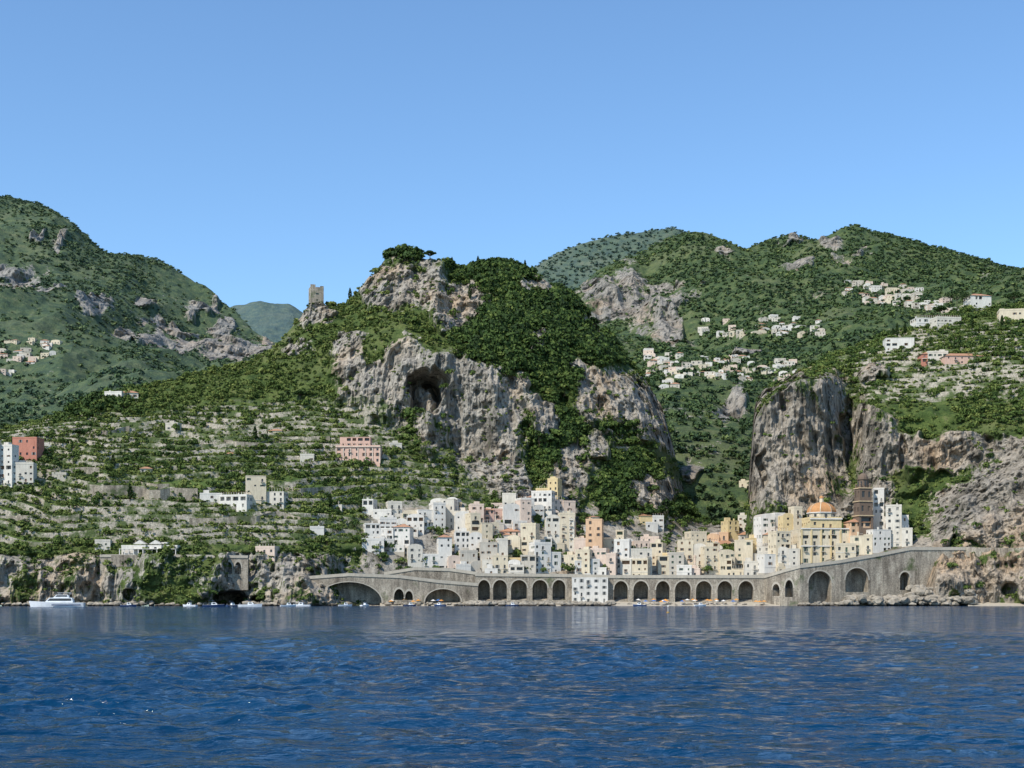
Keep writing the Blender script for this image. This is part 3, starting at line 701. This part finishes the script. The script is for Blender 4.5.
def bell():
    d=752;z0=CZ+d*(HY-550)/F;m=MB();z=0
    for w,h in((8,18),(7.4,7.2),(6.8,6.6)):
        for (p,uu) in(((-w/2,-w/2,z),(1,0)),((w/2,-w/2,z),(0,1)),((w/2,w/2,z),(-1,0)),((-w/2,w/2,z),(0,-1))):
            m.wall(p,uu,w,h,1 if h<10 else 2,2 if h<10 else 1,'brown',1.5,h*.5 if h<10 else 2,skip=0,bal=0,shc='brown')
        z+=h;m.box(-w/2-.4,w/2+.4,-w/2-.4,w/2+.4,z,z+.5,'ochre');z+=.502
    m.cyl(0,0,z,z+4.4,2.9,2.8,8,'brown',.39);
    for sx in(-2.7,2.7):
        for sy in(-2.7,2.7):m.cyl(sx,sy,z,z+1.6,.55,.5,6,'brown');m.dome(sx,sy,z+1.6,.6,.9,6,'brown',3)
    for q in range(8):
        an=.39+6.28318*(q+.5)/8;m.cyl(2.65*math.cos(an),2.65*math.sin(an),z+1,z+3.4,.45,.45,6,'glass')
    m.cyl(0,0,z+4.4,z+4.8,3.3,3.3,8,'brown',.39);m.cyl(0,0,z+4.8,z+4.81,3.3,.1,8,'brown',.39);m.dome(0,0,z+4.8,2.7,3.2,10,'brown',5);m.box(-.08,.08,-.08,.08,z+7.9,z+10,'rail')
    m.done('bell_tower',((863-512)/F*d,d,z0),.2)
bell()
# ---- arcades
def pyz(py,d):return CZ+d*(HY-py)/F
def arcade(name,path,arches,thick,zb=-2.,mat='stone',par=1.0,step=1.0,back=True):
    pxs=[p[0] for p in path];m=MB()
    xs=list(np.arange(pxs[0],pxs[-1]+.01,step))
    def ins(px):
        for(c,hw,ys,yc,ybt) in arches:
            if abs(px-c)<hw-1e-6:return(c,hw,ys,yc,ybt)
    smp=[(x,None) for x in xs if ins(x) is None]
    for a in arches:
        c,hw=a[0],a[1]
        smp.append((c-hw-1e-4,None))
        for q in range(15):smp.append((c-hw*math.cos(math.pi*q/14),a))
        smp.append((c+hw+1e-4,None))
    smp.sort(key=lambda t:t[0]);pts=[]
    for px,a in smp:
        d=float(np.interp(px,pxs,[p[1] for p in path]));yt=float(np.interp(px,pxs,[p[2] for p in path]))
        if a:
            c,hw,ys,yc,ybt=a;t=max(0,1-((px-c)/hw)**2)**.5
            b=pyz(ys,d)+(pyz(yc,d)-pyz(ys,d))*t;lo=pyz(ybt,d)
        else:b=zb;lo=zb
        pts.append(((px-512)/F*d,d,b,pyz(yt,d),lo))
    P=np.array([(p[0],p[1]) for p in pts])
    tg=np.gradient(P,axis=0)
    for q in range(len(tg)):
        lo_,hi=max(0,q-3),min(len(P)-1,q+3);tg[q]=P[hi]-P[lo_]
    tg/=np.linalg.norm(tg,axis=1)[:,None]+1e-9;nb=np.stack([-tg[:,1],tg[:,0]],1)
    def off(q,o,z):return(P[q,0]+nb[q,0]*o,P[q,1]+nb[q,1]*o,z)
    for q in range(len(pts)-1):
        b0,t0,l0=pts[q][2:];b1,t1,l1=pts[q+1][2:]
        m.quad([off(q,0,b0),off(q+1,0,b1),off(q+1,0,t1),off(q,0,t0)],mat)
        m.quad([off(q,0,b0),off(q,thick,b0),off(q+1,thick,b1),off(q+1,0,b1)],mat)
        if l0>zb+.1 and l1>zb+.1 :
            m.quad([off(q,0,zb),off(q+1,0,zb),off(q+1,0,l1),off(q,0,l0)],mat);m.quad([off(q,0,l0),off(q+1,0,l1),off(q+1,thick,l1),off(q,thick,l0)],mat)
        if back:m.quad([off(q,thick,zb),off(q+1,thick,zb),off(q+1,thick,t1),off(q,thick,t0)],mat)
        m.quad([off(q,0,t0),off(q+1,0,t1),off(q+1,thick,t1),off(q,thick,t0)],'asph')
        if par:
            for(o0,o1,z0,z1)in((-.18,.25,.004,par),(-.35,-.0,-.6,-.003)):
                kk='grey'
                m.quad([off(q,o0,t0+z0),off(q+1,o0,t1+z0),off(q+1,o0,t1+z1),off(q,o0,t0+z1)],kk);m.quad([off(q,o0,t0+z1),off(q+1,o0,t1+z1),off(q+1,o1,t1+z1),off(q,o1,t0+z1)],kk)
                m.quad([off(q,o1,t0+z1),off(q+1,o1,t1+z1),off(q+1,o1,t1+z0),off(q,o1,t0+z0)],kk)
                m.quad([off(q,o0,t0+z0),off(q,o1,t0+z0),off(q+1,o1,t1+z0),off(q+1,o0,t1+z0)],kk)
    for(c,hw,ys,yc,ybt)in arches:
        prev=None
        for q in range(15):
            a=math.pi*q/14
            r=[]
            for g in(1.,1.+1.3/hw):
                px=c-hw*g*math.cos(a);d=float(np.interp(px,pxs,[p[1] for p in path]))-.10
                zz=pyz(ys,d)+(pyz(yc,d)-pyz(ys,d))*math.sin(a)*g;r.append(((px-512)/F*d,d,zz))
            if prev:m.quad([prev[0],r[0],r[1],prev[1]],'grey')
            prev=r
    return m.done(name)
arcade('road_bridge',[(308,712,578),(349,711,575),(400,712,577),(440,714,582),(478,716,585)],[(349,33,603,582,612),(399,5,597,589,600),(409,4,598,591,600),(443,18,602,589,612)],9,mat='stone')
arcade('ramp_wall',[(384,725,574),(415,724,569),(450,724,570),(478,723,574)],[],4)
ar=[(c,hw,588,580,600) for c,hw in((484,6),(500,7),(519,8),(540,7.5),(559,6.5))]
ar+=[(c,hw,590,581,603) for c,hw in((621,7),(641,7.5),(663,7),(683,8),(704,8),(725,7.5),(746,7.5))]
arcade('arched_viaduct',[(475,720,575),(575,721,576),(610,721,577),(700,720,577),(766,719,577)],ar,9)
arcade('bastion_wall',[(765,719,577),(772,712,575),(785,706,571),(800,703,567),(840,706,562),(880,711,555),(910,714,549),(940,717,549),(975,719,549)],
  [(776,3.5,590,584,596),(789,4,588,580,597),(820,11.5,583,571,604),(857,11.5,580,568,592),(905,5,578,572,590)],7)
arcade('garden_arcade_wall',[(100,705,556),(170,704,556),(248,706,557)],[(c,3.2,568,562,574) for c in range(112,246,9)],3,zb=8,par=.8)
def terrace_wall(x0,x1,y,h,name='retaining_wall'):
    m=MB();pts=[]
    for px in np.linspace(x0,x1,int((x1-x0)/4)+2):
        x,d,z=A.find(px,y+2.2*math.sin(px*.045+y)+1.2*math.sin(px*.13));pts.append([x,d-1.0,z])
    d0=np.array([p[1] for p in pts]);zz=np.array([p[2] for p in pts]);k=np.ones(5)/5
    d0=np.convolve(np.pad(d0,2,mode='edge'),k,'valid');zz=np.convolve(np.pad(zz,2,mode='edge'),k,'valid')
    for q in range(len(pts)-1):
        a=(pts[q][0],d0[q]);b=(pts[q+1][0],d0[q+1])
        m.quad([(a[0],a[1],zz[q]-4),(b[0],b[1],zz[q+1]-4),(b[0],b[1],zz[q+1]+h),(a[0],a[1],zz[q]+h)],'dry')
        m.quad([(a[0],a[1],zz[q]+h),(b[0],b[1],zz[q+1]+h),(b[0],b[1]+.8,zz[q+1]+h),(a[0],a[1]+.8,zz[q]+h)],'dry')
        m.quad([(a[0],a[1]+.8,zz[q]-4),(a[0],a[1]+.8,zz[q]+h),(b[0],b[1]+.8,zz[q+1]+h),(b[0],b[1]+.8,zz[q+1]-4)],'dry')
    m.done(name)
for w in[(88,198,497,4.5),(95,170,484,1.2),(40,100,470,1.2),(225,330,443,1.),(60,130,431,1.),(190,300,520,1.2),(0,80,520,1.2),(285,355,490,1.5)]:terrace_wall(*w)
def wallC(x0,x1,y,h):
    m=MB();P=[C.find(px,y) for px in np.linspace(x0,x1,14)]
    for p,q in zip(P[:-1],P[1:]):
        m.quad([(p[0],p[1]-1,p[2]-3),(q[0],q[1]-1,q[2]-3),(q[0],q[1]-1,q[2]+h),(p[0],p[1]-1,p[2]+h)],'dry')
        m.quad([(p[0],p[1]-1,p[2]+h),(q[0],q[1]-1,q[2]+h),(q[0],q[1]-.2,q[2]+h),(p[0],p[1]-.2,p[2]+h)],'grey')
    m.done('retaining_wall')
wallC(965,1100,552,2)

# ---------------------------------------------------------------- named trees
def cone_tree(S,px,py,h,r,name,umb=False,tint=.2):
    x,d,z=S.find(px,py);g=np.random.default_rng(int(px*7+py))
    n=420
    if umb:
        a=g.random(n)*6.283;rr=np.sqrt(g.random(n))*r;zz=h*.72+(g.random(n)-.3)*h*.32*np.sqrt(np.maximum(0,1-(rr/r)**2))
        zz+=.5*np.sin(a*3)
    else:
        u=g.random(n);a=g.random(n)*6.283;rr=r*(np.sin(np.clip(u*1.0+.02,0,1)*math.pi)**.6*(1-u*.45))*(.7+.4*g.random(n));zz=h*(.06+.94*u)
    p=np.stack([x+rr*np.cos(a),d+rr*np.sin(a),z+zz],1)
    A_=g.normal(size=(n,3));A_/=np.linalg.norm(A_,axis=1)[:,None];B_=np.cross(A_,g.normal(size=(n,3)));B_/=np.linalg.norm(B_,axis=1)[:,None]
    sz=.35 if not umb else .55
    Q=np.stack([p-A_*sz,p-B_*sz,p+A_*sz,p+B_*sz],1).reshape(-1,3);T=np.repeat(np.clip(tint+g.normal(size=n)*.08,.04,1),4)
    tr=[]
    def limb(a0,a1,r0,r1):
        a0=np.array(a0);a1=np.array(a1)
        for k in range(6):
            t0,t1=k*1.0472,(k+1)*1.0472
            o=lambda t,r_:np.array([math.cos(t)*r_,math.sin(t)*r_,0])
            tr.extend([a0+o(t0,r0),a0+o(t1,r0),a1+o(t1,r1),a1+o(t0,r1)])
    limb((x,d,z-1.5),(x,d,z+h*.7),.4,.15)
    if umb:
        for k in range(6):
            an=k*1.05;limb((x,d,z+h*.5),(x+r*.6*math.cos(an),d+r*.6*math.sin(an),z+h*.74),.18,.06)
    tr=np.array(tr);Q=np.concatenate([Q,tr]);T=np.concatenate([T,np.zeros(len(tr))])
    mesh_np(name,Q,np.arange(len(Q)).reshape(-1,4),[mf],tint=T)
cone_tree(C,957,306,15,9.5,'umbrella_pine',True,.15);cone_tree(C,1014,306,10,7,'umbrella_pine',True,.2);cone_tree(C,940,312,10,5,'umbrella_pine',True,.2)
for px,py,h in((897,338,10),(893,340,8),(972,330,9),(905,335,7),(1002,328,8)):cone_tree(C,px,py,h,1.3,'cypress_tree')
for px,py,h in((470,300,11),(525,262,10),(452,262,9),(350,300,9),(478,262,9),(612,478,12),(625,470,13),(604,485,12),(560,470,11),(255,440,8),(113,470,8),(130,500,9),(420,500,8),(330,508,8)):cone_tree(A,px,py,h,1.5,'cypress_tree')
for px,py in((392,256),(405,252),(418,256),(430,260),(505,262),(522,270),(80,440),(300,400)):cone_tree(A,px,py,6,4.5,'umbrella_pine',True,.22)

# ---------------------------------------------------------------- shore rocks, beach
import bmesh
bm=bmesh.new();bmesh.ops.create_icosphere(bm,subdivisions=2,radius=1);bv=np.array([v.co[:] for v in bm.verts]);bf=np.array([[v.index for v in f.verts] for f in bm.faces]);bm.free()
def rocks(name,L):
    V=[];Fc=[];o=0
    for (x,y,z,r) in L:
        g=rng.normal(size=3)*4;dv=bv*(.62+.75*vn(bv[:,0]*1.6+g[0]+50,bv[:,1]*1.6+g[1]+50,bv[:,2]*1.6+g[2]+50))[:,None]
        dv=dv*np.array([r*rng.uniform(.8,1.4),r*rng.uniform(.7,1.2),r*rng.uniform(.5,.9)]);a=rng.random()*6.28
        R=np.array([[math.cos(a),-math.sin(a),0],[math.sin(a),math.cos(a),0],[0,0,1]]);V.append(dv@R.T+np.array([x,y,z]));Fc.append(bf+o);o+=len(bv)
    mesh_np(name,np.concatenate(V),np.concatenate(Fc),[M['rock']])
L=[]
def rk(x0,x1,d0,d1,n,r0,r1,z=0.,zs=.6):
    for k in range(n):
        px=random.uniform(x0,x1);d=random.uniform(d0,d1);L.append(((px-512)/F*d,d,z+random.uniform(-.3,zs)+(d-d0)/(d1-d0+.01)*1.2,random.uniform(r0,r1)))
rk(-100,215,690,700,170,.8,2.4);rk(245,312,694,704,60,.7,2.);rk(468,612,700,714,190,.7,1.9,.2);rk(465,480,706,716,20,.9,2.)
rk(845,975,697,711,190,1.,3.,.6,3.);rk(800,850,699,703,36,.8,1.8);rk(910,972,703,712,60,1.5,3.6,2.5,6);rk(615,770,708,716,60,.5,1.1);rk(385,470,704,712,40,.6,1.4);rk(1024,1150,700,706,50,1,2.4)
rocks('shore_rocks',L)
m=MB()
xs=[x for x in range(968,1100,6)]
for a,b in zip(xs[:-1],xs[1:]):
    f=lambda p,d,z:((p-512)/F*d,d,z)
    w=lambda p:692+2*math.sin(p*.11)
    m.quad([f(a,w(a),-.3),f(b,w(b),-.3),f(b,712,2.4),f(a,712,2.4)],'sand')
m.done('beach')
m=MB()
for a in range(380,775,8):m.quad([((a-512)/F*702,702,-.4),((a+8-512)/F*702,702,-.4),((a+8-512)/F*723,723,2.2),((a-512)/F*723,723,2.2)],'sand')
m.done('harbour_beach')
for k in range(34):
    px=random.uniform(622,768) if k<26 else random.uniform(384,468);d=random.uniform(707,716);z=(d-702)/21*2.6-.4
    m=MB();m.cyl(0,0,-.3,2.2,.05,.05,6,'trim');m.cyl(0,0,1.8,2.5,1.4,.05,8,random.choice(['umb1','umb1','umb2','trim']));m.box(-.9,-.3,.3,1.9,.1,.35,'trim')
    m.done('beach_umbrella',((px-512)/F*d,d,z))

# ---------------------------------------------------------------- boats
def boat(name,px,d,Ln,cabin=True,rot=0.,yacht=False,hull='boatw'):
    m=MB();B_=Ln*.24 if yacht else Ln*.32;N=14;sec=[]
    fh=Ln*.085 if yacht else Ln*.10
    for q in range(N+1):
        t=q/N;x=-Ln/2+Ln*t
        w=B_/2*(1-max(0,(t-.45)/.55)**2.2)*(.92+.08*min(1,t*5));sh=fh*(1+.65*max(0,t-.3)**1.5)
        sec.append([(x,-w*.1,-.35),(x+(.02*Ln*t),-w*.85,.05),(x+.05*Ln*t*t,-w,sh),(x+.05*Ln*t*t,-w*.93,sh+.03)])
    for q in range(N):
        for s_ in(1,-1):
            for k in range(3):
                a,b,c,e=sec[q][k],sec[q+1][k],sec[q+1][k+1],sec[q][k+1]
                m.quad([(p[0],p[1]*s_,p[2]) for p in((a,b,c,e) if s_>0 else (e,c,b,a))],hull if k<2 else 'boatw')
        a,b=sec[q][3],sec[q+1][3];m.quad([(a[0],a[1],a[2]),(b[0],b[1],b[2]),(b[0],-b[1],b[2]),(a[0],-a[1],a[2])],'boatw')
    a=sec[0];m.quad([a[2],a[1],(a[1][0],-a[1][1],a[1][2]),(a[2][0],-a[2][1],a[2][2])],hull)
    def cab(x0,x1,z0,z1,w,rk0,rk1,k='boatw'):
        m.quad([(x0,-w,z0),(x1,-w,z0),(x1-rk1,-w*.85,z1),(x0+rk0,-w*.85,z1)],k);m.quad([(x1,w,z0),(x0,w,z0),(x0+rk0,w*.85,z1),(x1-rk1,w*.85,z1)],k)
        m.quad([(x1,-w,z0),(x1,w,z0),(x1-rk1,w*.85,z1),(x1-rk1,-w*.85,z1)],'glass');m.quad([(x0,w,z0),(x0,-w,z0),(x0+rk0,-w*.85,z1),(x0+rk0,w*.85,z1)],k)
        m.quad([(x0+rk0,-w*.85,z1),(x1-rk1,-w*.85,z1),(x1-rk1,w*.85,z1),(x0+rk0,w*.85,z1)],'boatw')
        yy=-w*.96-.05;zz0=z0+(z1-z0)*.35;zz1=z0+(z1-z0)*.85
        for s_ in(1,-1):m.quad([(x0+rk0+.3,yy*s_*1.0,zz0),(x1-rk1*.5-.3,yy*s_,zz0),(x1-rk1-.3,yy*s_,zz1),(x0+rk0+.3,yy*s_,zz1)],'glass')
    if yacht:
        cab(-Ln*.30,Ln*.24,fh+.1,fh+2.1,B_*.40,.5,Ln*.09);cab(-Ln*.22,Ln*.08,fh+2.1,fh+3.4,B_*.32,.4,Ln*.06)
        m.box(-Ln*.26,Ln*.0,-B_*.3,B_*.3,fh+4.1,fh+4.25,'boatw')
        for sx in(-Ln*.24,-Ln*.03):
            for sy in(-B_*.26,B_*.26):m.box(sx,sx+.12,sy,sy+.12,fh+3.4,fh+4.1,'boatw')
        m.box(-Ln*.12,-Ln*.12+.1,-.05,.05,fh+4.25,fh+6.,'rail')
        m.box(-Ln*.45,Ln*.1,-B_*.505,-B_*.501,fh*.35,fh*.6,'boatb');m.box(-Ln*.45,Ln*.1,B_*.501,B_*.505,fh*.35,fh*.6,'boatb')
        for q in range(6):
            x=Ln*(.22+.04*q);m.box(x,x+.05,-.8,-.75,fh+.3,fh+1.3,'rail')
        m.box(Ln*.22,Ln*.43,-.8,-.75,fh+1.3,fh+1.36,'rail')
    elif cabin:
        cab(-Ln*.08,Ln*.22,fh+.02,fh+1.1,B_*.32,.2,Ln*.1);m.box(-Ln*.47,-Ln*.43,-.25,.25,fh,fh+.7,'rail')
        m.box(-Ln*.2,Ln*.06,-B_*.3,B_*.3,fh+1.8,fh+1.9,'boatb')
        for sx in(-Ln*.19,Ln*.04):
            for sy in(-B_*.28,B_*.27):m.box(sx,sx+.06,sy,sy+.06,fh,fh+1.8,'rail')
    else:m.box(-Ln*.47,-Ln*.42,-.25,.25,fh-.1,fh+.7,'rail')
    m.done(name,((px-512)/F*d,d,0),rot)
boat('motor_yacht',58,600,22,yacht=True,rot=math.pi+.12)
for px,d,l,r in((213,600,9,.2),(190,640,7,2.8),(250,610,10,-.1),(288,640,7,.4),(302,650,8,3.),(345,685,6.5,.3),(440,688,6.5,2.6),(365,680,6,1.),(232,660,6,.8),(128,640,7,.2),(410,690,6,.4),(640,688,6.5,2.9),(700,690,6,.3),(512,690,6,.2)):boat('motorboat',px,d,l,rot=r,cabin=l>5.8,hull=random.choice(['boatw','boatw','boatb']))
m=MB();m.cyl(0,0,-.3,.25,.35,.35,10,'orange');m.cyl(0,0,.25,1.7,.07,.05,6,'trim');m.box(-.16,.16,-.03,.03,1.4,1.85,'trim');m.cyl(0,0,.25,.251,.35,.02,10,'orange')
m.done('marker_buoy',((668-512)/F*330,330,0))

# ---------------------------------------------------------------- sea
d=12.;rowsd=[-400.,-50.,0.,6.]
while d<640:
    rowsd.append(d);d+=max(.10,d*d/(CZ*F)*.30)
rowsd+=[640,760,1200,3000,9000,40000]
rowsd=np.array(rowsd)
base=np.linspace(-.47,.47,620);cols=np.concatenate([[-30,-6,-2,-1,-.65],base,[.65,1,2,6,30]])
Dg=np.repeat(rowsd[:,None],len(cols),1);Xg=cols[None,:]*np.maximum(np.abs(Dg),40.)
Zg=np.zeros_like(Dg)
gw=np.random.default_rng(5)
spc=np.gradient(rowsd)[:,None]
patch=.6+.8*smooth(.35,.65,fbm(Xg/26,Dg/70,Xg*0,3))
for k in range(70):
    lam=.4*(3.6/.4)**gw.random();th=gw.normal()*.55+1.35;amp=lam*.0066
    kx,ky=math.cos(th)*6.283/lam,math.sin(th)*6.283/lam
    fade=np.clip(1.6-spc/lam*2.6,0,1)*(Dg>0)*(Dg<640)
    Zg+=amp*fade*patch*np.sin(kx*Xg+ky*Dg+gw.random()*6.28)
co=np.stack([Xg,Dg,Zg],-1).reshape(-1,3);nc=len(cols);i=np.arange(len(rowsd)-1)[:,None]*nc+np.arange(nc-1)[None,:]
q=np.stack([i,i+1,i+nc+1,i+nc],-1).reshape(-1,4)
t=NT('sea_water')
p=t.pos((.55,1,1));n1=t.noise(.55,4,.65,p,.4);n2=t.noise(2.2,4,.65,p,.3);n3=t.noise(.045,4,.6,t.pos((.3,1,1)))
c=t.mix(t.ramp(n3,[(.35,0.),(.65,1.)]),(.0004,.019,.052),(.0008,.034,.088))
t.col(c);t.b.inputs['Roughness'].default_value=.08;t.b.inputs['IOR'].default_value=1.33;t.b.inputs['Specular IOR Level'].default_value=.42
h=t.math('ADD',t.math('MULTIPLY',n1,1.),t.math('MULTIPLY',n2,.35));bn=t.bump(h,.4,1.,link=False)
# ripple slopes: where the mesh is too coarse to carry the waves, the same slope variance goes into the normals
v1=t.vmath('SUBTRACT',t.noise(.9,5,.75,t.pos((.5,1,1)),.2,'Color'),(.5,.5,.5))
rp=t.attr('ripple');cx=t.add('ShaderNodeCombineXYZ');t.link(rp,cx.inputs[0]);t.link(t.math('MULTIPLY',rp,1.6),cx.inputs[1])
v1=t.vmath('MULTIPLY',v1,cx.outputs[0])
nn=t.vmath('NORMALIZE',t.vmath('ADD',bn,v1),(0,0,0));t.link(nn,t.b.inputs['Normal'])
sea=mesh_np('sea',co,q,[t.m],smooth_=True)
a=sea.data.attributes.new('ripple','FLOAT','POINT');a.data.foreach_set('value',(.9+2.3*smooth(40,420,Dg)).ravel().astype(np.float32))

# ---------------------------------------------------------------- light, sky, camera
el=math.radians(48);az=math.radians(225)
sd=Vector((math.sin(az)*math.cos(el),math.cos(az)*math.cos(el),math.sin(el)))
sl=bpy.data.lights.new('sun','SUN');sl.energy=5.0;sl.angle=math.radians(.5);sl.color=(1,.95,.85)
so=bpy.data.objects.new('sun',sl);so.rotation_euler=(-sd).to_track_quat('-Z','Y').to_euler();so.location=(0,0,500);sc.collection.objects.link(so)
w=bpy.data.worlds.new('World');sc.world=w;w.use_nodes=True;nt=w.node_tree
sk=nt.nodes.new('ShaderNodeTexSky');sk.sky_type='NISHITA';sk.sun_disc=False;sk.sun_elevation=el;sk.sun_rotation=az
sk.air_density=1.0;sk.dust_density=.2;sk.ozone_density=2.5;sk.altitude=0
mx=nt.nodes.new('ShaderNodeMix');mx.data_type='RGBA';mx.blend_type='MULTIPLY';mx.inputs[0].default_value=1.;mx.inputs[7].default_value=(1.06,1.30,1.45,1)
nt.links.new(sk.outputs[0],mx.inputs[6])
bg=nt.nodes['Background'];bg.inputs['Strength'].default_value=.138;nt.links.new(mx.outputs[2],bg.inputs['Color'])
cam=bpy.data.cameras.new('camera');cam.sensor_width=36;cam.lens=F/1024*36;cam.shift_y=(HY-384)/1024;cam.clip_start=.5;cam.clip_end=100000
co_=bpy.data.objects.new('camera',cam);co_.location=(0,0,CZ);co_.rotation_euler=(math.pi/2,0,0);sc.collection.objects.link(co_);sc.camera=co_
sc.view_settings.view_transform='Standard';sc.view_settings.look='None';sc.view_settings.exposure=0
